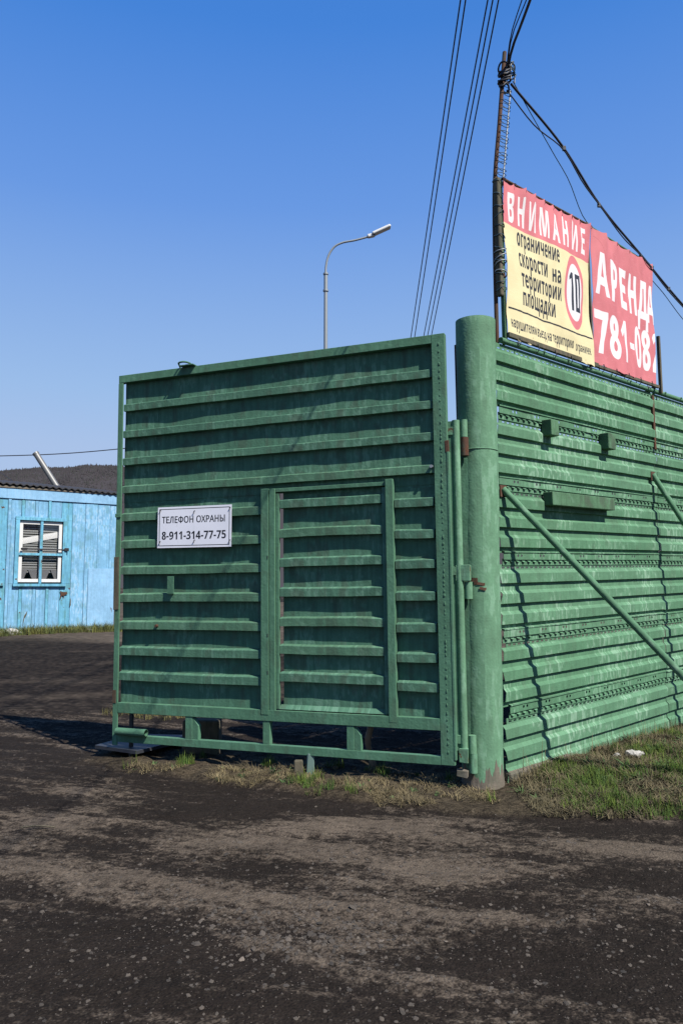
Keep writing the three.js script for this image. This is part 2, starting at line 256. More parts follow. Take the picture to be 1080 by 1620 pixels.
// ---------------------------------------------------------------- the gate leaf
const GATE_RY = -Math.atan2(.36, .933);
const gate = thing('metal_gate', 'open green metal gate leaf with horizontal ribs and a built-in wicket door', 'gate', [.892, 0, -6.2], GATE_RY);
gate.rotation.order = 'YXZ'; gate.rotation.z = .0118;
{
  const R = rng(11), g = gate, PZ = -.060;
  const ribTop = [3.410, 3.146, 2.876, 2.604, 2.338, 2.076, 1.826, 1.566, 1.308, 1.068, .836];
  const dent = (x, y) => .016 * (fbm(x * 2.2 + 4, y * 3.1, 3) - .5);
  // backing sheets: above the wicket, left of it, right of it
  const flat = (x0, x1, y0, y1, wav, dz = 0) => sheet(range(y0, y1, 14).map(y => [y, PZ + dz]), range(x0, x1, 26), .003, dent, wav ? y => .008 * (vn(y * 3, 2) - .5) : null);
  part('sheet', flat(-3.207, -.09, 2.445, 3.64, true), M.gate, g);
  part('sheet', flat(-3.207, -1.62, .50, 2.475, true, -.005), M.gate, g);
  part('sheet', flat(-.50, -.09, .50, 2.475, false, -.005), M.gate, g);
  const rib = (x0, x1, top, h, parent, z = PZ, dep = .048) => {
    const sag = (R() - .5) * .010, tl = (R() - .5) * .009, sd = R() * 50, n = Math.max(6, Math.round((x1 - x0) * 14));
    const geo = sheet([[-h - .002, 0], [-h, dep], [-.008, dep + .001], [-.002, dep - .004], [.008, 0]], range(x0, x1, n), .003, (x, y) => .010 * (fbm(x * 4 + sd, y * 6, 3) - .5));
    const p = geo.attributes.position; for (let i = 0; i < p.count; i++) { const t = (p.getX(i) - x0) / (x1 - x0); p.setY(i, p.getY(i) + top + sag * Math.sin(Math.PI * t) + tl * (t - .5) + .006 * (fbm(p.getX(i) * 5 + sd, 3, 3) - .5)); p.setZ(i, p.getZ(i) + z); }
    return part('rib', geo, R() < .4 ? M.gate2 : M.gate, parent);
  };
  ribTop.forEach((t, i) => {
    if (i < 4) rib(-3.195, -.118, t, .070, g);
    else { rib(-3.195, -1.705, t, .075, g); rib(-.462, -.120 - .01 * R(), t - .003, .072, g); }
  });
  // frame
  part('top_rail', bx(-3.25, -.112, 3.622, 3.697, -.058, 0), M.frame, g);
  const st = part('stile', bx(-3.252, -3.197, .165, 3.62, -.014, .001), M.frame, g);
  part('splice_plate', jitter(bx(-3.262, -3.205, 1.42, 1.92, .003, .010), .006, 9, 3), M.wood, st);
  part('splice_plate', bx(-3.258, -3.192, 2.30, 2.335, .003, .010), M.frame, st);
  part('rust_patch', jitter(bx(-3.254, -3.215, .55, .67, .0025, .006), .005, 14, 5), M.rust, st);
  const rs = part('stile', bx(-.112, 0, .198, 3.698, -.060, .0015), M.frame, g);
  const bead = []; for (let y = .30; y < 3.62; y += .028 + .04 * R()) { const s = new THREE.SphereGeometry(.004 + .005 * R(), 6, 4); s.scale(1, 1.6 + R(), .7); s.translate(-.050 + .006 * (vn(y * 5, 1) - .5), y, .002); bead.push(s); }
  const bd = part('weld_bead', bead, M.frame, rs); bd.userData.kind = 'stuff';
  part('edge_strip', jitter(bx(-.004, .014, .24, 2.70, -.058, .006, .003), .006, 5, 8), M.frame, rs);
  part('torn_corner', jitter(bx(-.020, .010, 2.69, 2.79, -.03, .008), .022, 18, 2), M.rust, rs);
  part('added_gap_plate', bx(.002, .205, .24, 2.66, -.150, -.142, .002), M.frame, g);  // added plate behind the hinge pipe, keeps the gap to the post dark
  part('fixing_strip', bx(-.002, .045, .24, 2.96, -.062, -.050, .002), M.frame, g);
  part('bottom_rail', bx(-3.195, -.113, .462, .556, -.060, .002), M.frame, g);
  part('lower_rail', bx(-3.195, -.113, .196, .264, -.055, .0), M.frame, g);
  // short posts in the gap under the bottom rail
  for (const [s, w] of [[2.425, .075], [1.65, .066], [.875, .066]]) part('gap_post', bx(-s - w / 2, -s + w / 2, .262, .464, -.062, -.004), M.frame, g);
  const gus = s => { const sh = new THREE.Shape(); sh.moveTo(0, 0); sh.lineTo(.055, 0); sh.lineTo(.055, .12); sh.lineTo(0, .19); sh.closePath(); const e = boxUV(new THREE.ExtrudeGeometry(sh, { depth: .05, bevelEnabled: false })); e.translate(-s, .266, -.058); return e; };
  part('gusset', gus(2.386), M.frame, g); part('gusset', gus(.840), M.frame, g);
  part('pipe_stub', new THREE.LatheGeometry([[.030, 0], [.034, .004], [.034, .33], [.027, .33], [.027, .02]].map(a => new THREE.Vector2(...a)), 14).rotateZ(-Math.PI / 2).translate(-3.18, .300, .034), M.frame, g);
  part('drop_rod', [cyl(V(-3.10, .03, -.085), V(-3.10, .62, -.085), .022), bx(-3.15, -3.05, .47, .5, -.1, -.062)], M.black, g);
  // hook on the top rail, stray bracket, bolt ends
  part('hook', [tube([[-2.55, 3.68, -.02], [-2.55, 3.712, .01], [-2.52, 3.722, .07], [-2.45, 3.722, .075], [-2.42, 3.712, .02], [-2.42, 3.68, -.02]], .009, 24), bx(-2.53, -2.38, 3.697, 3.706, -.05, .05, .002)], M.frame, g);
  part('bracket', [bx(-2.655, -2.585, 1.565, 1.725, .012, .020), bx(-2.64, -2.60, 1.56, 1.574, -.05, .02)], M.frame, g);
  part('bolt', [cyl(V(-2.78, 1.27, -.02), V(-2.78, 1.27, .012), .016, .014, 6)], M.rust, g);
  part('bolt', [cyl(V(-.135, 2.585, -.02), V(-.135, 2.585, .014), .016, .014, 6)], M.galv, g);
  // door posts beside the wicket
  const dp = part('door_post', bx(-1.697, -1.622, .515, 2.488, -.05, .006), M.frame, g); part('door_post', bx(-1.616, -1.562, .500, 2.486, -.05, .001), M.frame, g);
  part('door_post', bx(-.536, -.470, .505, 2.505, -.05, .004), M.frame, g);
  for (const y of [1.18, 1.86, .86]) part('hole_shade_block', bx(-1.634, -1.626, y, y + .03, -.003, .0085, .001), M.black, dp);  // solid black blocks: the shade inside bolt holes is put into the colour
  part('door_lintel', bx(-1.56, -.538, 2.452, 2.486, -.05, -.012), M.frame, g);
  // wicket door
  const w = new THREE.Group(); w.name = 'wicket_door'; g.add(w);
  part('door_sheet', sheet(range(.545, 2.46, 12).map(y => [y, PZ - .012]), range(-1.512, -.54, 14), .003, dent), M.gate, w);
  part('door_stile', bx(-1.560, -1.530, .565, 2.44, -.045, -.016), M.frame, w); part('door_stile', bx(-.575, -.540, .565, 2.44, -.062, -.022), M.gate, w);
  [2.384, 2.122, 1.866, 1.606, 1.348, 1.112, .874].forEach(t => { const m = rib(-1.526, -.565, t, .074, w, PZ - .010, .048); });
  part('door_sill', sheet([[.560, -.058], [.566, -.02], [.602, -.058]].map(a => a), range(-1.53, -.56, 8), .003), M.gate, w);
  // hinge pipe with sleeves
  const hp = part('hinge_pipe', [cyl(V(.062, .215, -.065), V(.062, 2.965, -.065), .031, .031, 14)], M.pillar, g);
  for (const [y, h] of [[2.84, .07], [1.69, .07], [.36, .07]]) part('hinge_strap', jitter(bx(-.01, .06, y, y + h, -.075, -.040), .006, 10, y), M.hinge, hp);
  part('hinge_sleeve', [cyl(V(.122, 2.825, -.095), V(.122, 2.97, -.095), .030, .030, 14), bx(.06, .12, 2.84, 2.95, -.10, -.085)], M.pillar, g);
  part('hinge_sleeve', [jitter(bx(.035, .150, 1.645, 1.775, -.10, -.04), .012, 12, 4)], M.hinge, g);
  part('hinge_sleeve', [cyl(V(.122, .285, -.095), V(.122, .425, -.095), .033, .031, 14), bx(.06, .12, .30, .41, -.10, -.085)], M.pillar, g);
  part('lower_bracket', jitter(bx(.03, .10, .22, .33, -.06, -.02), .016, 14, 9), M.hinge, g); part('lower_bracket', jitter(bx(.0, .09, .11, .16, -.09, -.03), .03, 16, 7), M.concrete, g);
}
// toGate turns gate coordinates into the world's
gate.updateMatrixWorld(true);
const toGate = (x, y, z) => V(x, y, z).applyMatrix4(gate.matrixWorld);

// phone sign on the gate
function canvasTex(w, h, draw) { const c = document.createElement('canvas'); c.width = w; c.height = h; const x = c.getContext('2d'); draw(x, w, h); const t = new THREE.CanvasTexture(c); t.colorSpace = THREE.SRGBColorSpace; t.anisotropy = 8; return t; }
function text(x, s, cx, cy, w, h, o = {}) {      // s squeezed into w x h about cx, cy (h is the height of a capital)
  const f = 100; x.save(); x.font = `${o.weight ?? 'bold'} ${f}px sans-serif`; x.textAlign = 'center'; x.textBaseline = 'alphabetic'; const mw = x.measureText(s).width, ch = .73 * f;
  x.translate(cx, cy + h / 2); if (o.turn) x.rotate(o.turn); if (o.slant) x.transform(1, 0, o.slant, 1, 0, 0); x.scale(w / mw, h / ch); x.fillText(s, 0, 0); if (o.fat) { x.lineWidth = o.fat; x.lineJoin = 'miter'; x.strokeStyle = x.fillStyle; x.strokeText(s, 0, 0); } x.restore();
}
{
  const W = .785, H = .382, tex = canvasTex(1024, 498, (x, w, h) => {
    x.fillStyle = '#d6d6dc'; x.fillRect(0, 0, w, h); x.strokeStyle = '#15161c'; x.lineWidth = 9; x.strokeRect(26, 28, w - 56, h - 54);
    x.fillStyle = '#14151b'; text(x, 'ТЕЛЕФОН ОХРАНЫ', w * .49, h * .315, w * .86, 80, { weight: '' , fat: 4 }); text(x, '8-911-314-77-75', w * .495, h * .70, w * .875, 98, { fat: 1.2 });
    { const r = rng(31); for (let i = 0; i < 260; i++) { x.globalAlpha = .02 + .05 * r(); x.fillStyle = r() < .7 ? '#6b6a60' : '#3a3a34'; const a = r() * w, b = r() < .5 ? h - 60 * r() * r() : h * r(); x.fillRect(a, b, 2 + 10 * r(), 4 + 40 * r() * r()); } }
    x.globalAlpha = .3; x.strokeStyle = '#555'; x.lineWidth = 2; x.beginPath(); x.moveTo(500, 60); x.lineTo(506, 300); x.stroke();
  });
  const o = thing('phone_sign', 'white phone number sign with black border hung on the gate ribs', 'sign', toGate(-2.385, 2.178, .001).toArray(), GATE_RY);
  o.rotation.order = 'YXZ'; o.rotation.z = .0;
  const bend = (x, y) => .006 * (fbm(x * 4 + 3, y * 4, 2) - .5) + .004 * x * x * 4;
  const fr = sheet(range(-H / 2, H / 2, 10).map(y => [y, 0]), range(-W / 2, W / 2, 16), .0025, bend);
  const p = fr.attributes.position, uv = fr.attributes.uv; for (let i = 0; i < p.count; i++) uv.setXY(i, p.getX(i) / W + .5, p.getY(i) / H + .5);
  part('plate', fr, new THREE.MeshStandardMaterial({ map: tex, roughness: .45, side: THREE.DoubleSide }), o);
  for (const [a, b] of [[-.37, .155], [.37, .155], [-.005, .135], [-.37, -.14], [.37, -.14], [.0, -.135]]) part('tie_wire', tube([[a, b - .014, .0], [a + .003, b - .008, .008], [a + .008, b + .006, .009], [a + .012, b + .014, -.002]], .0035, 8, 5), M.black, o);
}

// ---------------------------------------------------------------- round gate post
{
  const o = thing('gate_post', 'thick round green steel gate post between the gate leaf and the fence', 'post', [1.148, 0, -6.42]);
  const R = .166, prof = []; for (let i = 0; i <= 60; i++) { const y = -.12 + 3.985 * i / 60; prof.push(new THREE.Vector2(R + .002 * (vn(y * 3, 9) - .5), y)); }
  prof.push(new THREE.Vector2(R - .008, 3.868), new THREE.Vector2(R - .012, 3.835));
  const lg = new THREE.LatheGeometry(prof, 40), uv = lg.attributes.uv, ps = lg.attributes.position; for (let i = 0; i < uv.count; i++) uv.setXY(i, uv.getX(i) * 6.283 * R, ps.getY(i));
  for (let i = 0; i < ps.count; i++) { const a = Math.atan2(ps.getX(i), ps.getZ(i)), y = ps.getY(i), r = Math.hypot(ps.getX(i), ps.getZ(i)), k = 1 + (.012 * (fbm(Math.cos(a) * 1.5 + 9, y * 2 + Math.sin(a) * 1.5, 3) - .5)) / R; ps.setX(i, ps.getX(i) * k); ps.setZ(i, ps.getZ(i) * k); }
  lg.computeVertexNormals(); part('pipe', lg, M.pillar, o);
  part('cap', new THREE.CircleGeometry(R - .01, 32).rotateX(-Math.PI / 2).translate(0, 3.85, 0), M.pillar, o);
  const seam = new THREE.TorusGeometry(R + .001, .005, 6, 48).rotateX(Math.PI / 2).translate(0, 2.735, 0); part('weld_seam', seam, M.pillar, o);
  // pins of the hinges, welded to the post (worked out in gate coordinates)
  const pin = (y0, y1, mat) => { const a = toGate(.124, y0, -.097).sub(o.position), b = toGate(.124, y1, -.097).sub(o.position); return part('hinge_pin', [cyl(a, b, .033, .033, 14), cyl(a.clone().add(V(.03, .03, -.07)), a.clone().add(V(.03, y1 - y0 - .03, -.07)), .03, .03, 8)], mat, o); };
  pin(2.67, 2.822, M.rust); pin(1.50, 1.638, M.pillar); pin(.135, .283, M.hinge);
  // rust scar under the middle hinge
  for (const [a, y, w, h] of [[-.75, 1.655, .08, .035], [-.45, 1.625, .09, .022], [-.2, 1.585, .05, .02]]) { const s = new THREE.CylinderGeometry(R + .0045, R + .0045, h, 10, 1, true, a, w / R); s.translate(0, y, 0); part('rust_scar', jitter(s, .02, 17, a), M.rust, o); }
  // crust of splashed cement at the foot
  const ft = new THREE.CylinderGeometry(R + .004, R + .012, .50, 192, 12, true).translate(0, .10, 0), fp = ft.attributes.position;
  for (let i = 0; i < fp.count; i++) { const x = fp.getX(i), y = fp.getY(i), z = fp.getZ(i), a = Math.atan2(x, z), t = ss(-.1, .35, y), k = 1 + .10 * (fbm(a * 6 + 20, y * 12, 4) - .45) * (1 - t) - .02 * t; fp.setXYZ(i, x * k, y - t * .38 * fbm(Math.cos(a) * 4 + 28, Math.sin(a) * 4 + 28, 5), z * k); }
  ft.computeVertexNormals(); const fu = ft.attributes.uv; for (let i = 0; i < fu.count; i++) fu.setXY(i, fu.getX(i), fp.getY(i)); part('cement_foot', ft, M.concrete, o, 'crust of grey cement and dried mud');
}

// ---------------------------------------------------------------- fence of perforated steel planks
const FENCE_RY = Math.atan2(.685, .729);
const fence = thing('steel_fence', 'green fence of ribbed perforated steel planks running back from the round post', 'fence', [1.385, 0, -6.5], FENCE_RY);
// s runs along the fence, t is the height over its gently rising foot, w the distance before it
const toFence = (s, t, w) => V(1.385 + .729 * s + .685 * w, t + .0229 * s, -6.5 - .685 * s + .729 * w);
function pivot(o, x, y) { o.position.copy(toFence(x, y, 0)); o.rotation.order = 'YXZ'; o.rotation.y = FENCE_RY; o.rotation.z = .0229; o.traverse(m => { if (m.isMesh) m.geometry.translate(-x, -y, 0); }); }
{
  const R = rng(21), D = .027, L = 2.93, joints = [-.115, .535, 1.16, 1.805, 2.44, 3.055, 3.70];
  const tooth = (() => { const sh = new THREE.Shape(); sh.moveTo(-.024, 0); sh.lineTo(.024, 0); for (let i = 1; i < 8; i++) { const a = Math.PI * i / 8; sh.lineTo(.024 * Math.cos(a), -.022 * Math.sin(a)); } sh.closePath(); const e = new THREE.ExtrudeGeometry(sh, { depth: .004, bevelEnabled: false }); e.rotateX(-.9); return boxUV(e); })();
  const strip = (x0, x1, y0, y1, holes, z, th = .004) => {
    const sh = new THREE.Shape(); sh.moveTo(x0, y0); for (const x of range(x0, x1, 12)) sh.lineTo(x, y0 + .002 * (R() - .5)); sh.lineTo(x1, y1); for (const x of range(x1, x0, 8)) sh.lineTo(x, y1); sh.closePath();
    for (const [cx, cy, w, h, round] of holes) { if (cx - w < x0 + .01 || cx + w > x1 - .01) continue; const p = new THREE.Path(); if (round) p.absellipse(cx, cy, w / 2, h / 2, 0, Math.PI * 2, true); else { p.moveTo(cx - w / 2, cy - h / 2); p.lineTo(cx - w / 2, cy + h / 2); p.lineTo(cx + w / 2, cy + h / 2); p.lineTo(cx + w / 2, cy - h / 2); p.closePath(); } sh.holes.push(p); }
    return boxUV(new THREE.ExtrudeGeometry(sh, { depth: th, bevelEnabled: false, curveSegments: 4 })).translate(0, 0, z);
  };
  for (let col = 0; col < 3; col++) for (let k = 0; k < 6; k++) {
    const J = joints[k] + (col ? (R() - .5) * .02 : 0), T = joints[k + 1], H = T - J, x0 = col * (L + .005) + (col ? 0 : -.085 + .02 * R()), x1 = (col + 1) * (L + .005) - .005 - .008 * R();
    const mat = (col + k) % 2 ? M.fence : M.fence2, sd = R() * 40, s = H / .64;
    const dent = (x, y) => .018 * (fbm(x * 1.6 + sd, y * 2, 3) - .5) + .006 * (fbm(x * 9 + sd, y * 9, 2) - .5);
    const pr = [[J + .078, -.004]]; const lows = [.125, .295, .464];
    for (const l of lows) { pr.push([J + l * s - .005, 0], [J + l * s + .002, D], [J + (l + .080) * s, D + .001], [J + (l + .108) * s, .002]); }
    pr.push([J + H - .065, 0]);
    const torn = col === 0 && k === 4;
    const geo = sheet(pr, range(x0, x1, 36), .003, dent, col ? y => .01 * (vn(y * 20, sd) - .5) : y => .045 * (vn(y * 11, sd) - .35) + .014 * (vn(y * 60, sd) - .5));
    const pl = part('plank', geo, mat, fence);
    // lower lip with paired holes, then the hooks that reach over the plank below
    const f0 = col ? x0 : x0 + .02 + .09 * R(), holes = [], low = [];
    for (let x = .16 + .05 * R() + col * L; x < x1; x += .345) { holes.push([x, J + .054, .028, .026, 1], [x + .052, J + .054, .028, .026, 1]); }
    for (let x = col * L + .02; x < x1; x += .345) if (R() < .55) low.push([x + .17, J - .012, .018, .018, 1]);
    part('lip', strip(f0, x1, J + .020, J + .082, holes, .014), mat, pl); part('hook_strip', strip(f0, x1, J - .028, J + .030, low, .0), mat, pl);
    part('lip_bead', sheet([[J + .076, .008], [J + .080, .026], [J + .090, .026], [J + .096, -.002]], range(f0, x1, 30), .003, dent), mat, pl);
    const hooks = []; for (let x = f0 + .04; x < x1 - .03; x += .0855) { if (R() < .06) continue; const t = tooth.clone(); t.rotateZ((R() - .5) * .25); t.translate(x, J + .010, .004); hooks.push(t); }
    if (hooks.length) { const h = part('hook_row', hooks, mat, pl); h.userData.kind = 'stuff'; }
    // upper edge with a row of slots
    const slots = []; for (let x = f0 + .05; x < x1; x += .0705) slots.push([x, T - .047, .040, .013, 0]);
    part('slotted_edge', strip(f0 + (torn ? .05 : 0), x1, T - .068, T - (k === 5 ? .006 : .018), slots, -.008, .004), mat, pl);
  }
  // top pipe with bolt heads, back posts
  const tp = part('top_pipe', [cyl(V(.06, 3.722, .008), V(2.93, 3.722, .008), .026, .026, 12)], M.fence, fence), tp2 = part('top_pipe', [cyl(V(2.97, 3.722, .008), V(8.7, 3.722, .008), .026, .026, 12)], M.fence, fence);
  for (let i = 0; i < 14; i++) part('bolt', [cyl(V(.28 + i * .42, 3.728, .02), V(.28 + i * .42 + .008, 3.736, .046), .015, .012, 6)], i % 3 ? M.pillar : M.galv, i < 6 ? tp : tp2);
  for (const x of [-.10, 2.93, 5.86, 8.75]) part('back_post', bx(x - .04, x + .04, -.3, 3.72, x < 0 ? -.34 : -.10, x < 0 ? -.26 : -.022), M.rust, fence);
  part('seam_rust', [jitter(bx(2.90, 2.945, 3.05, 3.66, .012, .031), .012, 12, 4)], M.rust, fence, 'rust-streaked joint cover between plank columns');
  // wooden blocks caught in the slots
  const wood = (x0, x1, y0, y1, z1, tilt, label) => { const b = jitter(bx(x0, x1, y0, y1, .012, z1, .006), .010, 8, x0); b.translate(-x0, -y0, 0).rotateZ(tilt).translate(x0, y0, 0); return part('timber_block', boxUV(b), M.greenwood, fence, label); };
  wood(.645, .775, 2.945, 3.09, .115, -.01); wood(1.69, 1.84, 2.93, 3.085, .115, -.01); wood(.625, 1.76, 2.312, 2.432, .115, 0, 'long green painted timber block');
  // raking braces of pipe
  for (const [x, y, run, out] of [[-.02, 2.42, 1.22, 1.8], [2.80, 2.76, .66, 1.4]]) {
    const b = part('brace', [cyl(V(x, y, .035), V(x + run, -.02 - .0229 * (x + run), out), .029, .029, 12)], M.fence, fence);
    part('brace_plate', [bx(x - .04, x + .05, y - .07, y + .03, .028, .040)], M.rust, b);
  }
  part('footing', jitter(bx(-.06, .85, -.25, .10, -.03, .05, .02), .03, 6, 2), M.concrete, fence);
  pivot(fence, 1.45, 0);
}

// ---------------------------------------------------------------- banners and their poles
const inFence = (o, x, y, z) => { o.position.copy(toFence(x, y, z)); o.rotation.order = 'YXZ'; o.rotation.y = FENCE_RY; o.rotation.z = .0229; return o; };
function cloth(w, hL, hR, sc, seed) {            // hanging sheet, origin at lower left; tied at even steps along the top, sagging between them
  const nx = 72, ny = 48, g = new THREE.PlaneGeometry(1, 1, nx, ny), p = g.attributes.position;
  for (let i = 0; i < p.count; i++) {
    const u = p.getX(i) + .5, v = p.getY(i) + .5, h = lerp(hL, hR, u), ph = Math.abs(Math.sin(Math.PI * u * sc));
    let x = u * w, y = v * h - .020 * Math.pow(1 - ph, 3) * 0 - .022 * Math.sqrt(ph) * ss(.80, 1, v) - .014 * ph * ss(.12, 0, v) * -1;
    let z = .010 * Math.sin(u * 9 + v * 3 + seed) * (.3 + v) + .016 * Math.pow(1 - ph, 2) * ss(.75, 1, v) + .045 * (fbm(u * 5 + seed, v * 3, 3) - .5) + .012 * (fbm(u * 20 + v * 6 + seed, v * 5, 2) - .5) + .030 * (fbm(u * 14 + seed, v * 2.2 + u * 4, 3) - .5) * ss(.5, .0, v) ;
    x += .022 * (fbm(v * 6 + seed, 3, 2) - .5) * (u > .5 ? 1 : -1) * Math.abs(u - .5) * 2; y += .02 * (fbm(u * 6 + seed, 8, 2) - .5) * ss(.2, 0, v);
    p.setXYZ(i, x, y, z);
  }
  // give the cloth a back, 2 mm behind
  g.computeVertexNormals(); const b = g.clone(), bp = b.attributes.position; for (let i = 0; i < bp.count; i++) bp.setZ(i, bp.getZ(i) - .002);
  const ix = b.index.array; for (let i = 0; i < ix.length; i += 3) { const t = ix[i]; ix[i] = ix[i + 1]; ix[i + 1] = t; } b.computeVertexNormals();
  return mergeGeometries([g, b]);
}
function weave(x, w, h, n, seed) { const r = rng(seed); for (let i = 0; i < n; i++) { x.globalAlpha = .03 + .05 * r(); x.fillStyle = r() < .5 ? '#fff' : '#7a5a4a'; const a = r() * w, b = r() * h; x.fillRect(a, b, 4 + 60 * r() * r(), 1 + 3 * r()); } x.globalAlpha = 1; }
{
  const t1 = canvasTex(1024, 1040, (x, w, h) => {
    x.fillStyle = '#c3b88e'; x.fillRect(0, 0, w, h); x.fillStyle = '#b86469'; x.fillRect(0, 0, w, 288); weave(x, w, h, 2600, 4);
    x.fillStyle = '#c9c5c3'; { const L = 'ВНИМАНИЕ', ws = [82, 92, 98, 122, 96, 92, 98, 74]; let cx = 46; for (let i = 0; i < 8; i++) { text(x, L[i], cx + ws[i] / 2, 162 - i * 3, ws[i], 205, { fat: 1 }); cx += ws[i] + 26; } }
    x.fillStyle = '#10141f'; const row = (s, cx, cy, W, H) => text(x, s, cx, cy, W, H, { fat: 1.5 });
    row('ограничение', 382, 338, 470, 116); row('скорости', 315, 472, 330, 116); row('на', 572, 486, 98, 116); row('территории', 400, 602, 460, 116); row('площадки', 366, 728, 390, 116);
    x.fillStyle = '#b86469'; x.beginPath(); x.ellipse(806, 556, 128, 262, 0, 0, 6.3); x.fill(); x.fillStyle = '#c3c1c2'; x.beginPath(); x.ellipse(806, 556, 102, 204, 0, 0, 6.3); x.fill();
    x.fillStyle = '#161b29'; x.fillRect(766, 420, 24, 270); x.beginPath(); x.moveTo(766, 420); x.lineTo(738, 456); x.lineTo(738, 482); x.lineTo(768, 462); x.fill(); x.fillRect(814, 420, 66, 270); x.fillStyle = '#c3c1c2'; x.fillRect(838, 452, 19, 206);
    x.strokeStyle = '#15141a'; x.lineWidth = 11; x.beginPath(); x.moveTo(18, 838); x.lineTo(500, 834); x.lineTo(760, 846); x.lineTo(1012, 842); x.stroke();
    x.fillStyle = '#191b21'; text(x, 'нарушителям въезд на территорию', 400, 926, 730, 74, { fat: .5 }); text(x, 'ограничен.', 892, 934, 205, 66, { fat: .5 });
    x.globalAlpha = .5; x.fillStyle = '#4a4028'; const r = rng(8); for (let i = 0; i < 60; i++) x.fillRect(r() * w, h - 60 * r() * r(), 2 + 4 * r(), 4 + 14 * r()); x.globalAlpha = 1;
  });
  const t2 = canvasTex(1024, 1040, (x, w, h) => {
    x.fillStyle = '#b36367'; x.fillRect(0, 0, w, h); weave(x, w, h, 2600, 9);
    x.fillStyle = '#c9c5c5'; [['А', 45, 195], ['Р', 255, 170], ['Е', 438, 145], ['Н', 600, 150], ['Д', 752, 168], ['А', 905, 150]].forEach(([c, a, b], i) => text(x, c, a + b / 2, 330 + i * 6, b, 320, { fat: 2 }));
    [['7', 24, 195], ['8', 224, 188], ['1', 424, 118], ['0', 655, 132], ['8', 800, 140], ['2', 962, 140]].forEach(([c, a, b], i) => text(x, c, a + b / 2, 772 - i * 2, b, 325, { fat: 2.5 })); x.fillRect(566, 762, 80, 50);
    x.strokeStyle = '#6a2c2c'; x.lineWidth = 3; x.globalAlpha = .55; x.beginPath(); x.moveTo(40, 60); x.bezierCurveTo(160, 70, 230, 180, 200, 330); x.stroke(); x.globalAlpha = 1;
  });
  const mk = t => new THREE.MeshStandardMaterial({ map: t, roughness: .75, side: THREE.DoubleSide });
  const b1 = inFence(thing('banner', 'yellow and red speed limit banner with a round 10 sign, tied above the fence', 'banner'), .050, 3.745, .045), b2 = inFence(thing('banner', 'faded red rental banner with large white letters, tied above the fence', 'banner'), 1.553, 3.775, .045);
  b1.userData.group = b2.userData.group = 'banners above the fence';
  part('sheet', cloth(1.445, 1.455, 1.475, 9, 1), mk(t1), b1); part('sheet', cloth(1.345, 1.45, 1.405, 5, 4), mk(t2), b2);
  for (const [b, w, h0, h1, n] of [[b1, 1.445, 1.455, 1.475, 9], [b2, 1.345, 1.45, 1.405, 5]]) {
    for (let i = 0; i <= n; i++) { const u = i / n, h = lerp(h0, h1, u); part('tie', tube([[u * w, h - .045, .018], [u * w + .004, h - .02, .022], [u * w, h - .002, -.01], [u * w, h - .01, -.03]], .0035, 8, 5), M.black, b); }
    for (let i = 0; i < 5; i++) { const u = (i + .5) / 5; part('tie', tube([[u * w, .03, .012], [u * w + .01, -.02, .016], [u * w + .004, -.05, -.02], [u * w - .004, -.01, -.04]], .004, 8, 5), M.black, b); }
  }
  // frame that carries the banners
  const f = inFence(thing('banner_rack', 'weathered wood and steel rack holding the two banners above the fence', 'rack'), 0, 0, 0);
  part('upright', jitter(bx(-.030, .018, 4.12, 5.19, -.03, .03, .012), .014, 6, 1), M.wood, f); part('upright', jitter(bx(.022, .052, 3.70, 5.20, -.02, .02, .006), .006, 6, 2), M.greenwood, f);
  part('upright', bx(1.512, 1.538, 3.76, 5.26, -.02, .03), M.wood, f); part('upright', bx(2.955, 2.990, 3.70, 4.36, .035, .07), M.wood, f); part('upright', bx(2.93, 2.955, 3.70, 5.16, -.03, .005), M.wood, f);
  part('top_bar', [cyl(V(.03, 5.19, .035), V(1.575, 5.225, .035), .013, .013, 8)], M.rust, f); part('top_bar', [cyl(V(1.58, 5.215, .035), V(2.97, 5.175, .035), .013, .013, 8)], M.greenwood, f);
  part('bottom_bar', jitter(bx(.03, 1.58, 3.757, 3.80, .02, .055), .008, 5, 3), M.wood, f); part('bottom_bar', jitter(bx(1.60, 2.95, 3.757, 3.79, .02, .05), .008, 5, 4), M.wood, f);
  const r = rng(41), wire = []; for (let i = 0; i < 11; i++) { const y = 4.15 + i * .098 + .03 * r(), a = .040 + .010 * r(), q = []; for (let k = 0; k <= 8; k++) { const t = k / 8 * 6.283; q.push([.008 + (a + .004 * r()) * Math.cos(t), y + .03 * (r() - .5) + .02 * Math.sin(t + i), .0 + .046 * Math.sin(t)]); } wire.push(tube(q, .0035, 18, 4)); }
  const wm = part('binding_wire', wire, M.cableBlue, f); wm.userData.kind = 'stuff';
  const wl = []; for (let i = 0; i < 4; i++) { const y = 4.3 + i * .09, q = []; for (let k = 0; k <= 8; k++) { const t = k / 8 * 6.283; q.push([.012 + .052 * Math.cos(t), y + .05 * Math.sin(t * .5 + i), .0 + .052 * Math.sin(t)]); } wl.push(tube(q, .0055, 18, 5)); }
  part('binding_wire', wl, M.galv, f, 'pale binding wire');
  pivot(f, 1.0, 4.4);
}
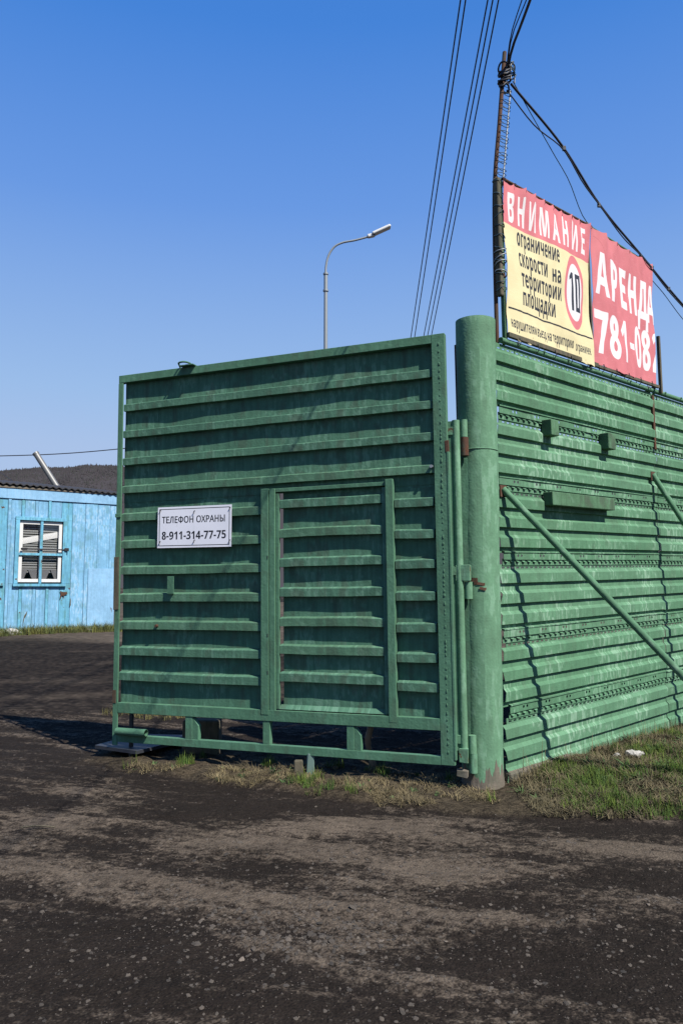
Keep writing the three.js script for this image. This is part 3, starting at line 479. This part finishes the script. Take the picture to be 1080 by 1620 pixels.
{ // rusty mast with the cable knot
  const o = inFence(thing('cable_mast', 'rusty pipe mast strapped to the banner frame, carrying black cables', 'mast'), 0, 0, 0); o.rotation.z = 0;
  part('pipe', tube([[.0, 3.7, -.045], [-.005, 4.6, -.045], [-.004, 5.2, -.03], [.04, 5.75, 0], [.128, 6.45, .01]], .0185, 40, 10), M.rust, o); part('pipe_end', [cyl(V(.1275, 6.446, .01), V(.1282, 6.452, .01), .0185, .018, 10)], M.rust, o);
  const rod = t => V(lerp(.19, .055, t), lerp(6.10, 5.15, t), .02 - .01 * t); part('side_rod', [cyl(rod(0), rod(1), .007)], M.galv, o);
  const hel = []; const n = 18; for (let i = 0; i <= n * 10; i++) { const t = i / (n * 10), a = i / 10 * 6.283, c = rod(t), px = lerp(.085, -.01, t), py = lerp(6.10, 5.15, t), mx = (c.x + px) / 2, hw = Math.abs(c.x - px) / 2 + .026; hel.push(V(mx + hw * Math.cos(a), py + .012 * Math.sin(a * .31), .01 + .028 * Math.sin(a))); }
  part('spiral_wire', tube(hel, .0032, n * 20, 4), M.cableBlue, o);
  const r = rng(9), coils = [[], []]; for (let i = 0; i < 15; i++) { const q = [], up = i < 9, cx = up ? .10 : .19, cy = up ? 6.08 + .2 * r() : 6.2 + .16 * r(), rx = up ? .035 + .025 * r() : .03 + .035 * r(), rz = .035 + .03 * r(), tl = (r() - .5) * .12; for (let k = 0; k <= 10; k++) { const a = k / 10 * 6.6; q.push([cx + rx * Math.cos(a), cy + tl * Math.cos(a) + .02 * (r() - .5), .02 + rz * Math.sin(a)]); } coils[up ? 0 : 1].push(tube(q, up ? .009 : .005, 24, 5)); }
  const k1 = part('cable_knot', coils[0], M.cable, o), k2 = part('wire_coil', coils[1], M.cableBlue, o); part('loop', tube([[.19, 6.2, .03], [.20, 6.36, .03], [.225, 6.40, .03], [.25, 6.34, .03], [.25, 6.2, .03]], .006, 24, 5), M.steel, o);
}

// ---------------------------------------------------------------- cables
function wireThing(label, pts, r, mat = M.cable, seg = 60, group, name = 'cable') { const m = part(name, tube(pts, r, seg, 6), mat, scene); return tag(m, label, 'cable', group); }
{
  const F = (x, y, z) => toFence(x, y, z);
  const main = wireThing('thick black cable running down from the mast along the fence', [F(.19, 6.16, .03), F(1.04, 5.885, .04), F(1.70, 5.52, .05), F(2.6, 5.215, .06), F(3.82, 4.88, .04), F(6.5, 4.4, .0)], .0115);
  wireThing('thinner black cable lashed under the thick mast cable', [F(.12, 6.07, .03), F(.55, 5.90, .04), F(1.04, 5.845, .05), F(1.4, 5.63, .05), F(1.72, 5.485, .06), F(2.2, 5.29, .06), F(2.62, 5.185, .07), F(3.2, 4.99, .06), F(3.82, 4.84, .05), F(6.5, 4.36, .02)], .006);
  wireThing('thin blue black wire drooping from the mast behind the banners', [F(.22, 6.2, .03), F(.55, 6.0, .02), F(.95, 5.78, 0), F(1.2, 5.62, 0), F(1.6, 5.34, -.05), F(2.1, 5.26, -.05), F(2.6, 5.20, -.05), F(3.2, 4.98, 0), F(3.85, 4.74, 0), F(6.5, 4.2, 0)], .0042, M.cableBlue);
  const r = rng(13); for (const t of [1.04, 1.70, 2.60, 3.3]) { const y = t < 1.1 ? 5.88 : t < 1.8 ? 5.515 : t < 2.7 ? 5.212 : 5.02; tag(part('cable_clip', [jitter(bx(-.016, .016, -.030, .014, -.012, .012).translate(...F(t, y - .015, .055).toArray()), .012, 20, t)], M.cable, scene), 'small black clip lashing the two mast cables together', 'clip', 'cable clips'); }
  // cables that leave the mast over the road
  const A = F(.15, 6.30, .03);
  wireThing('thick black cable leaving the mast top over the road', [A, V(1.486, 6.273, -6.300), V(1.482, 6.230, -6.000), V(1.473, 6.165, -5.600), V(1.439, 6.049, -5.100), V(1.55, 6.05, -3), V(1.8, 6.6, 0), V(2.2, 7.6, 5)], .012);
  wireThing('thin black cable leaving the mast top over the road, left of the thick one', [A.clone().add(V(-.01, .02, 0)), V(1.458, 6.273, -6.300), V(1.424, 6.230, -6.000), V(1.408, 6.165, -5.600), V(1.366, 6.049, -5.100), V(1.45, 6.05, -3), V(1.7, 6.6, 0), V(2.0, 7.6, 5)], .005);
  wireThing('thin black cable beside the thick one over the road', [A.clone().add(V(.0, .03, 0)), V(1.464, 6.273, -6.300), V(1.440, 6.230, -6.000), V(1.443, 6.165, -5.600), V(1.402, 6.049, -5.100), V(1.50, 6.05, -3), V(1.75, 6.6, 0), V(2.1, 7.6, 5)], .005);
  // power lines overhead
  const P = [[1.659, 9.751, 1.858, 8.29], [1.730, 9.751, 1.959, 8.29], [2.039, 9.751, 2.213, 8.359], [2.109, 9.751, 2.314, 8.359], [2.189, 9.751, 2.416, 8.359]];
  P.forEach(([x0, y0, x1, y1], i) => wireThing(i < 2 ? 'thin power line of the pair farther from the mast' : 'thin power line of the three nearer the mast', [V(lerp(x0, x1, -.9), lerp(y0, y1, -.9) + .1, -1), V(x0, y0, -10), V((x0 + x1) / 2, (y0 + y1) / 2 - .03, -15), V(x1, y1, -20), V(lerp(x0, x1, 2.6), lerp(y0, y1, 2.6) + .1, -36)], .011, M.cable, 60, i < 2 ? 'pair of power lines' : 'three power lines', 'power_line'));
  wireThing('dark cable strung above the cabin roof in front of the hill', [V(-17, 5.42, -23), V(-10.92, 5.52, -23), V(-8.5, 5.60, -23), V(-6.61, 5.76, -23), V(-3.6, 6.1, -23)], .015);
  wireThing('thin wire slanting down to the cabin roof', [V(-10.9, 5.50, -22.8), V(-7.95, 4.12, -18.6)], .006);
}

// ---------------------------------------------------------------- street lamp
{
  const o = thing('street_lamp', 'tall grey street lamp with a curved arm rising behind the gate', 'street lamp', [-.506, .55, -24]);
  part('pole', [cyl(V(0, -.6, 0), V(0, 11.05, 0), .085, .058, 12)], M.galv, o);
  part('collar', [cyl(V(0, 10.55, 0), V(0, 11.15, 0), .064, .062, 12), cyl(V(0, 10.52, 0), V(0, 10.57, 0), .088, .088, 12), cyl(V(0, 11.08, 0), V(0, 11.12, 0), .085, .085, 12)], M.galv, o);
  part('arm', tube([[0, 11.0, 0], [0.005, 11.35, 0], [.10, 11.75, 0], [.28, 12.02, 0], [.52, 12.15, 0], [.95, 12.24, 0], [1.42, 12.37, 0]], .036, 50, 8), M.galv, o);
  const h = part('lamp_head', new RoundedBoxGeometry(.66, .10, .26, 3, .045).rotateZ(.44).translate(1.80, 12.57, 0), M.white, o);
  part('lamp_neck', new RoundedBoxGeometry(.24, .12, .14, 2, .04).rotateZ(.22).translate(1.46, 12.39, 0), M.white, o); part('swivel', [cyl(V(1.55, 12.42, -.08), V(1.55, 12.42, .08), .05, .05, 10)], M.black, o);
}

// ---------------------------------------------------------------- blue cabin
{
  const o = thing('blue_cabin', 'old sky blue plank cabin with a dark corrugated roof and tilted chimney pipe', 'cabin', [-7.639, .50, -17.4], Math.atan2(.572, .82));
  const R = rng(51), yT = 3.10, W0 = .275, W1 = 1.345, WB = 1.165, WT = 2.655;
  const cuts = [-3.2, -2.95, -2.65, -2.4, -2.1, -1.85, -1.55, -1.3, -1.0, -.75, -.48, -.22, .065, .138, .358, .433, .658, .733, .947, 1.018, 1.258, 1.512, 1.818, 2.113, 2.414, 2.565];
  for (let i = 0; i < cuts.length - 1; i++) {
    const a = cuts[i] + .003, b = cuts[i + 1] - .003, z = .012 * R() + (b - a < .12 ? .012 : 0), m = R() < .3 ? M.blue2 : M.blue; const spans = (b > W0 && a < W1) ? [[-.12, WB], [WT, yT]] : [[-.12, yT]];
    for (const [y0, y1] of spans) { const mid = (b > W0 && a < W1); let xa = a, xb = b; part('plank', jitter(boxUV(bx(xa, xb, y0, y1 - .002, -.03, z, .005)), .004, 3, i), m, o); if (mid && false) break; }
    if (a < W0 && b > W0) part('plank', bx(a, W0, WB + .002, WT - .002, -.03, z), m, o); if (a < W1 && b > W1) part('plank', bx(W1, b, WB + .002, WT - .002, -.03, z), m, o);
  }
  part('fascia_board', jitter(bx(-3.2, 2.57, yT + .002, 3.335, -.03, .035, .006), .008, 3, 1), M.bluePale, o);
  part('eave_strip', jitter(bx(-3.2, 2.57, 3.337, 3.39, -.03, .05, .006), .01, 4, 2), M.concrete, o);
  part('metal_patch', jitter(bx(1.915, 2.558, -.08, 1.535, .026, .032, .003), .006, 3, 7), M.bluePale, o, 'smooth pale blue sheet patch');
  part('sill_board', bx(.22, 1.40, 1.105, 1.165, .02, .075), M.blue2, o);
  const scrap = (pts, mat, label) => part('torn_scrap', new THREE.ExtrudeGeometry(new THREE.Shape(pts.map(a => new THREE.Vector2(...a))), { depth: .006, bevelEnabled: false }).translate(0, 0, .027), mat, o, label);
  scrap([[1.27, .80], [1.29, .93], [1.27, 1.0], [1.36, .97], [1.43, .98], [1.44, .92], [1.39, .91], [1.36, .87], [1.32, .90], [1.30, .84]], M.rust, 'rusty torn scrap'); scrap([[.47, .20], [.485, .36], [.50, .44], [.56, .55], [.55, .46], [.51, .40], [.49, .30]], M.wood); scrap([[2.47, .60], [2.49, .52], [2.505, .46], [2.50, .58]], M.rust); scrap([[1.50, .62], [1.51, .78], [1.525, .84], [1.53, .66]], M.wood);
  part('wall_box', bx(-.4, .03, 1.12, 1.20, .02, .06), M.blue2, o);
  // window
  const w = new THREE.Group(); w.name = 'window'; o.add(w);
  part('trim', [bx(.235, .325, 1.168, 2.62, .014, .05), bx(1.295, 1.385, 1.168, 2.62, .014, .05), bx(.235, 1.385, 2.622, 2.70, .014, .05)], M.blue2, w);
  for (const [x0, x1, wl, wr] of [[.335, .805, .075, .02], [.835, 1.285, .02, .075]]) { part('sash', [bx(x0, x0 + wl, 1.20, 2.61, -.05, -.005), bx(x1 - wr, x1, 1.20, 2.61, -.05, -.005), bx(x0 + wl, x1 - wr, 2.535, 2.61, -.05, -.006), bx(x0 + wl, x1 - wr, 1.20, 1.275, -.05, -.006)], M.white, w); part('pane', bx(x0 + .015, x1 - .015, 1.27, 2.54, -.031, -.028, .001), PANE(), w); }
  part('grille_bar', bx(.785, .845, 1.17, 2.62, .01, .035), M.blue2, w); part('grille_bar', bx(.326, 1.294, 1.815, 1.87, .012, .030), M.blue2, w);
  part('lock_bar', [bx(.36, 1.42, 1.945, 1.975, .052, .066), jitter(bx(.37, .50, 1.93, 1.99, .05, .08), .02, 12, 1), jitter(bx(1.33, 1.43, 1.93, 2.0, .05, .085), .02, 12, 2)], M.black, w);
  const sl = []; for (let i = 0; i < 20; i++) { const y = 1.42 + i * .056; sl.push(bx(.36, 1.27, y, y + .034, -.10 - .004, -.10, .001).rotateX(0).translate(0, .006 * R(), 0)); } const bl = part('blind', sl, plain(.20, .205, .20, .7), w); bl.userData.kind = 'stuff';
  part('curtain', [sheet([[2.06, -.085], [2.12, -.080], [2.20, -.088]], range(.36, 1.26, 10), .002, (x, y) => 0).applyMatrix4(new THREE.Matrix4().set(1, 0, 0, 0, .22, 1, 0, -.08, 0, 0, 1, 0, 0, 0, 0, 1))], M.white, w);
  for (const cx of [.56, 1.06]) { const sh = new THREE.Shape(); sh.moveTo(cx - .20, 1.27); sh.lineTo(cx - .20, 1.50); sh.lineTo(cx, 1.50); sh.lineTo(cx - .09, 1.27); const s2 = new THREE.Shape(); s2.moveTo(cx + .20, 1.27); s2.lineTo(cx + .20, 1.50); s2.lineTo(cx, 1.50); s2.lineTo(cx + .10, 1.27); part('curtain', [sh, s2].map(s => new THREE.ExtrudeGeometry(s, { depth: .004, bevelEnabled: false }).translate(0, 0, -.075)), plain(.10, .10, .105, .9), w); }
  // the room: floor, back and side walls, ceiling
  part('wall', bx(-3.2, 2.56, -.3, 3.33, -3.4, -3.3), M.blue, o); part('wall', bx(-3.2, -3.12, -.3, 3.33, -3.298, -.032), M.blue, o); part('wall', bx(2.48, 2.56, -.3, 3.33, -3.298, -.032), M.blue, o);
  part('floor', bx(-3.118, 2.478, -.1, .0, -3.298, -.033), M.wood, o); part('ceiling', bx(-3.118, 2.478, 3.25, 3.33, -3.298, -.033), M.wood, o);
  // corrugated roof sheet, slightly bowed
  const n = 340, pos = [], idx = []; for (let i = 0; i <= n; i++) { const x = -3.4 + 6.15 * i / n, c = .016 * Math.cos(x * 6.283 / .145), bow = .07 * (1 - ((x + 1.6) / 3.0) ** 2) * .5; for (const [z, y] of [[.09, 3.425], [-1.7, 3.70], [-3.7, 3.55]]) { pos.push(x, y + c + bow, z); } for (const [z, y] of [[.09, 3.40], [-1.7, 3.68], [-3.7, 3.53]]) { pos.push(x, y + c + bow, z); } }
  for (let i = 0; i < n; i++) { const a = i * 6, b = a + 6; for (let k = 0; k < 2; k++) { idx.push(a + k, b + k, a + k + 1, a + k + 1, b + k, b + k + 1, a + 3 + k, a + 4 + k, b + 3 + k, a + 4 + k, b + 4 + k, b + 3 + k); } idx.push(a, a + 3, b, b, a + 3, b + 3, a + 2, b + 2, a + 5, b + 2, b + 5, a + 5); }
  const rg = new THREE.BufferGeometry(); rg.setAttribute('position', new THREE.Float32BufferAttribute(pos, 3)); rg.setIndex(idx); const rf = toCreasedNormals(rg, .6); const roof = part('roof', rf, M.roof, o);
  o.updateMatrixWorld(true); const inv = o.matrixWorld.clone().invert(), A = V(-7.20, 4.05, -19.5).applyMatrix4(inv), B = V(-7.833, 5.0, -19.5).applyMatrix4(inv);
  part('chimney_pipe', [cyl(A, B, .075, .075, 14), cyl(A.clone().lerp(B, .97), B.clone().lerp(A, -.015), .082, .082, 14)], M.steel, roof);
}
function PANE() { return new THREE.MeshPhysicalMaterial({ color: 0xffffff, transmission: 1, thickness: 0, roughness: .02, ior: 1.5 }); }

// ---------------------------------------------------------------- odds and ends on the ground
{
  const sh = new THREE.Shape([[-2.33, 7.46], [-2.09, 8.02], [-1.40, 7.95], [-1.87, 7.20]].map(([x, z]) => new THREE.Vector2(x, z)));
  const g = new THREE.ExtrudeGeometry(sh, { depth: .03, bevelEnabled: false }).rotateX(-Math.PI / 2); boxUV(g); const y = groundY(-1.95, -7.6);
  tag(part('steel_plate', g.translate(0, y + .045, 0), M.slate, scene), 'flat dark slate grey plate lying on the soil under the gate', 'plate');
  const stone = (x, z, s, mat, label, name = 'stone', cat = 'stone', group, sy = .6) => { const q = jitter(new THREE.IcosahedronGeometry(s, 3), s * .9, 1.5 / s, x * 3 + z); q.scale(1.25, sy, .9); const m = part(name, boxUV(ni(q)), mat, scene); m.position.set(x, groundY(x, z) + s * .25, z); return tag(m, label, cat, group); };
  stone(2.62, -7.08, .066, M.rubble, 'white broken rock lying in the grass before the fence', 'rock', 'rock'); stone(2.47, -7.08, .040, M.rubble, 'small white rock beside the larger white rock in the grass', 'rock', 'rock');
  stone(3.42, -7.5, .07, M.concrete, 'grey concrete lump on the soil against the fence foot', 'rock', 'rock'); stone(1.62, -6.1, .05, M.concrete, 'flat grey stone by the round gate post', 'rock', 'rock', null, .3);
  stone(-7.30, -17.2, .15, M.rubble, 'pile of white rubble at the foot of the cabin wall', 'rubble', 'rubble'); stone(-7.62, -16.9, .16, M.rubble, 'larger white rubble lump before the cabin wall', 'rubble', 'rubble'); stone(-5.9, -18.25, .07, M.rubble, 'small white scrap in the grass by the cabin', 'rubble', 'rubble');
  const st = part('wooden_stake', jitter(bx(-.035, .035, -.08, .13, -.03, .03, .01), .03, 10, 1), M.wood, scene); st.position.set(-.36, groundY(-.36, -6.62), -6.62); tag(st, 'short brown stake stub standing in the dry grass under the gate', 'stake');
  const rag = part('rag', jitter(bx(-.028, .028, -.03, .15, -.012, .012, .008), .05, 10, 3), plain(.10, .16, .14, .9), scene); rag.position.set(-.27, groundY(-.27, -6.66) + .03, -6.66); tag(rag, 'scrap of blue green cloth beside the brown stake stub', 'rag');
  const br = part('branch', jitter(tube([[.26, .0, -6.85], [.265, .12, -6.87], [.235, .26, -6.86], [.262, .36, -6.87], [.25, .56, -6.9]], .032, 30, 8), .05, 9, 2), plain(.22, .16, .11, .95), scene); tag(br, 'bare peeled branch standing in the dark behind the gate', 'branch');
  const cb = part('timber_block', jitter(bx(-1.50, -1.15, .0, .34, -7.6, -7.42, .02), .03, 5, 2), M.wood, scene); tag(cb, 'dark weathered timber block standing in the dark behind the gate', 'block');
  // a few thin strips of litter on the road
  const lit = (x, z, a, l, label) => { const m = part('twig', tube([[-l / 2, .0, 0], [0, .012, .006], [l / 2, 0, 0]], .005, 8, 5), M.wood, scene); m.position.set(x, groundY(x, z) + .010, z); m.rotation.y = a; tag(m, label, 'twig', null); };
  lit(-2.0, -5.25, .05, .22, 'thin dark twig lying on the pale patch of the road');
}
// gravel: pebbles pressed into the road
{
  const r = rng(71), N = 11000, g = jitter(new THREE.IcosahedronGeometry(1, 1), 1.5, 1.3, 4), im = new THREE.InstancedMesh(g, new THREE.MeshStandardMaterial({ color: 0xffffff, roughness: .9 }), N); im.name = 'gravel';
  const m4 = new THREE.Matrix4(), q = new THREE.Quaternion(), e = new THREE.Euler(), c = new THREE.Color(); let n = 0, guard = 0;
  while (n < N && guard++ < 400000) {
    const near = r() < .72, x = near ? -2.4 + 4.8 * r() : -4.8 + 9.6 * r(), z = near ? -2.4 - 3.0 * r() * (.5 + .5 * r()) : -2.3 - 6.8 * r();
    const m = dryness(x, z), cl = fbm(x * 1.6 + 7, z * 2.2, 3), cluster = Math.exp(-(((x + .2) / .42) ** 2 + ((z + 3.78) / .3) ** 2));
    if (r() > .14 + .40 * ss(.25, .6, m) * ss(.4, .6, cl) + .6 * cluster) continue; if (verge(x, z) > .5) continue;
    const s = (.0022 + .0090 * Math.pow(r(), 6)) * (1 + .35 * cluster) * (r() < .012 ? 1.6 : 1); e.set(r() * .5, r() * 6.3, r() * .5); q.setFromEuler(e);
    m4.compose(V(x, groundY(x, z) + .004 + s * .04, z), q, V(s * (1 + .5 * r()), s * (.22 + .2 * r()), s * (.8 + .3 * r()))); im.setMatrixAt(n, m4);
    const k = .3 + .85 * r(), w = r() < .03 ? 1.8 : 1; c.setRGB(.060 * k * w, .049 * k * w, .038 * k * w); im.setColorAt(n, c); n++;
  }
  im.count = n; im.castShadow = im.receiveShadow = true; tag(im, 'small grey gravel scattered over the black dirt road', 'gravel', null, 'stuff'); scene.add(im);
}
// grass: tufts of bent blades
function tuft(seed, n, h, spread, lean, fat = 1) {
  const r = rng(seed), pos = []; for (let i = 0; i < n; i++) {
    const a = r() * 6.283, d = spread * Math.sqrt(r()), x = d * Math.cos(a), z = d * Math.sin(a), l = h * (.45 + .7 * r()), b = r() * 6.283, t = lean * (.3 + r()), w = fat * (.0026 + .0026 * r()), dx = Math.cos(b), dz = Math.sin(b), px = -dz * w, pz = dx * w;
    const P = k => { const s = k / 3, y = l * s * (1 - .35 * t * s), o = l * t * s * s; return [x + dx * o, y, z + dz * o]; };
    for (let k = 0; k < 3; k++) { const A = P(k), B = P(k + 1), wa = 1 - k / 3.2, wb = k === 2 ? 0.05 : 1 - (k + 1) / 3.2; const q = [[A[0] - px * wa, A[1], A[2] - pz * wa], [A[0] + px * wa, A[1], A[2] + pz * wa], [B[0] + px * wb, B[1], B[2] + pz * wb], [B[0] - px * wb, B[1], B[2] - pz * wb]]; for (const v of [0, 1, 2, 0, 2, 3]) pos.push(...q[v]); }
  }
  const g = new THREE.BufferGeometry(); g.setAttribute('position', new THREE.Float32BufferAttribute(pos, 3)); g.computeVertexNormals(); return g;
}
function grass(name, label, geo, N, place, colour, seed) {
  const r = rng(seed), im = new THREE.InstancedMesh(geo, new THREE.MeshStandardMaterial({ color: 0xffffff, roughness: .95, side: THREE.DoubleSide }), N); im.name = numbered(name); const m4 = new THREE.Matrix4(), q = new THREE.Quaternion(), e = new THREE.Euler(), c = new THREE.Color(); let n = 0, guard = 0;
  while (n < N && guard++ < N * 40) { const p = place(r); if (!p) continue; const [x, z, s] = p; e.set(.25 * (r() - .5), r() * 6.3, .25 * (r() - .5)); q.setFromEuler(e); m4.compose(V(x, groundY(x, z) - .004, z), q, V(s, s * (.8 + .5 * r()), s)); im.setMatrixAt(n, m4); const [a, b, d] = colour(r, x, z); c.setRGB(a, b, d); im.setColorAt(n, c); n++; }
  im.count = n; im.castShadow = im.receiveShadow = true; scene.add(im); return tag(im, label, 'grass', null, 'stuff');
}
{
  const dryC = (r) => { const k = .6 + .8 * r(); return [.125 * k, .098 * k, .048 * k]; }, grnC = (r) => { const k = .45 + .75 * r(), y = r(); return [(.050 + .05 * y) * k, (.108 + .03 * y) * k, .014 * k]; };
  const G = tuft(1, 16, .13, .045, .55), D = tuft(2, 14, .085, .06, 1.25), S = tuft(3, 4, .26, .05, .35);
  const underGate = r => { const x = -2.05 + 3.2 * r(), e = vergeEdge(x), z = lerp(e - .02, gateLine(x) - .35, Math.pow(r(), 1.3)); return fbm(x * 2.5 + 3, z * 3, 2) + .2 * r() > .52 && Math.hypot(x - 1.165, z + 6.42) > .2 && !(x < -1.4 && z < -7.02) ? [x, z, .4 + .5 * r()] : null; };
  grass('dry_grass', 'straw coloured dry grass under the gate leaf', D, 620, underGate, dryC, 1); grass('green_grass', 'small green grass tufts under the gate leaf', G, 110, r => { const p = underGate(r); return p && fbm(p[0] * 3, p[1] * 3 + 40, 2) > .5 ? p : null; }, grnC, 2);
  const byFence = r => { const x = 1.35 + 3.6 * r(), f = fenceLine(x) + .05, e = vergeEdge(x), z = lerp(e, f, r()); return Math.hypot(x - 1.165, z + 6.42) > .22 ? [x, z, .55 + .7 * r()] : null; };
  const thick = (x, z) => ss(1.45, 2.1, x) * ss(.32, .52, fbm(x * 2.2 + 9, z * 2.2, 3));
  grass('green_grass', 'short green grass on the verge before the fence', G, 3200, r => { const p = byFence(r); return p && r() < thick(p[0], p[1]) ? [p[0], p[1], p[2] * .62] : null; }, grnC, 3);
  grass('dry_grass', 'flattened dry grass on the verge before the fence', D, 1900, r => { const p = byFence(r); return p && r() < .25 + .75 * (1 - thick(p[0], p[1])) * ss(1.2, 2.0, p[0]) ? p : null; }, (r) => { const k = .5 + .7 * r(); return [.105 * k, .086 * k, .042 * k]; }, 4);
  grass('broad_weeds', 'low broad-leaved weeds among the grass before the fence', tuft(9, 9, .075, .035, 1.3, 3.6), 240, r => { const p = byFence(r); return p && fbm(p[0] * 3 + 2, p[1] * 3, 2) > .46 ? p : null; }, (r) => { const k = .6 + .6 * r(); return [.045 * k, .085 * k, .022 * k]; }, 15);
  grass('broad_weeds', 'few broad-leaved weeds in the straw under the gate', tuft(10, 8, .07, .03, 1.1, 3.4), 45, underGate, (r) => { const k = .6 + .6 * r(); return [.04 * k, .085 * k, .022 * k]; }, 16);
  grass('grass_stalks', 'sparse tall dead stalks at the foot of the fence', S, 40, r => { const x = 1.42 + 2.2 * r(); return [x, fenceLine(x) + .10 + .2 * r(), .5 + .5 * r()]; }, dryC, 5);
  const C = tuft(6, 14, .20, .10, .6); C.scale(1.2, 1, 1.2);
  grass('green_grass', 'strip of green grass along the cabin wall', C, 800, r => { const t = -2.2 + 4.9 * r(), d = .06 + .75 * Math.pow(r(), 1.6); return [-7.639 + .82 * t + .572 * d, -17.4 - .572 * t + .82 * d, .6 + .6 * r()]; }, (r) => { const k = .6 + .8 * r(), y = r(); return [(.05 + .06 * y) * k, (.075 + .03 * y) * k, .022 * k]; }, 6);
  grass('dry_grass', 'lit patch of yellow green grass in the yard behind the gate', C, 110, r => { const a = r() * 6.3, d = Math.sqrt(r()); return [-2.15 + .75 * d * Math.cos(a), -9.7 + .4 * d * Math.sin(a), .3 + .25 * r()]; }, (r) => { const k = .6 + .7 * r(); return [.11 * k, .10 * k, .032 * k]; }, 7);
}
renderer.render(scene, camera);
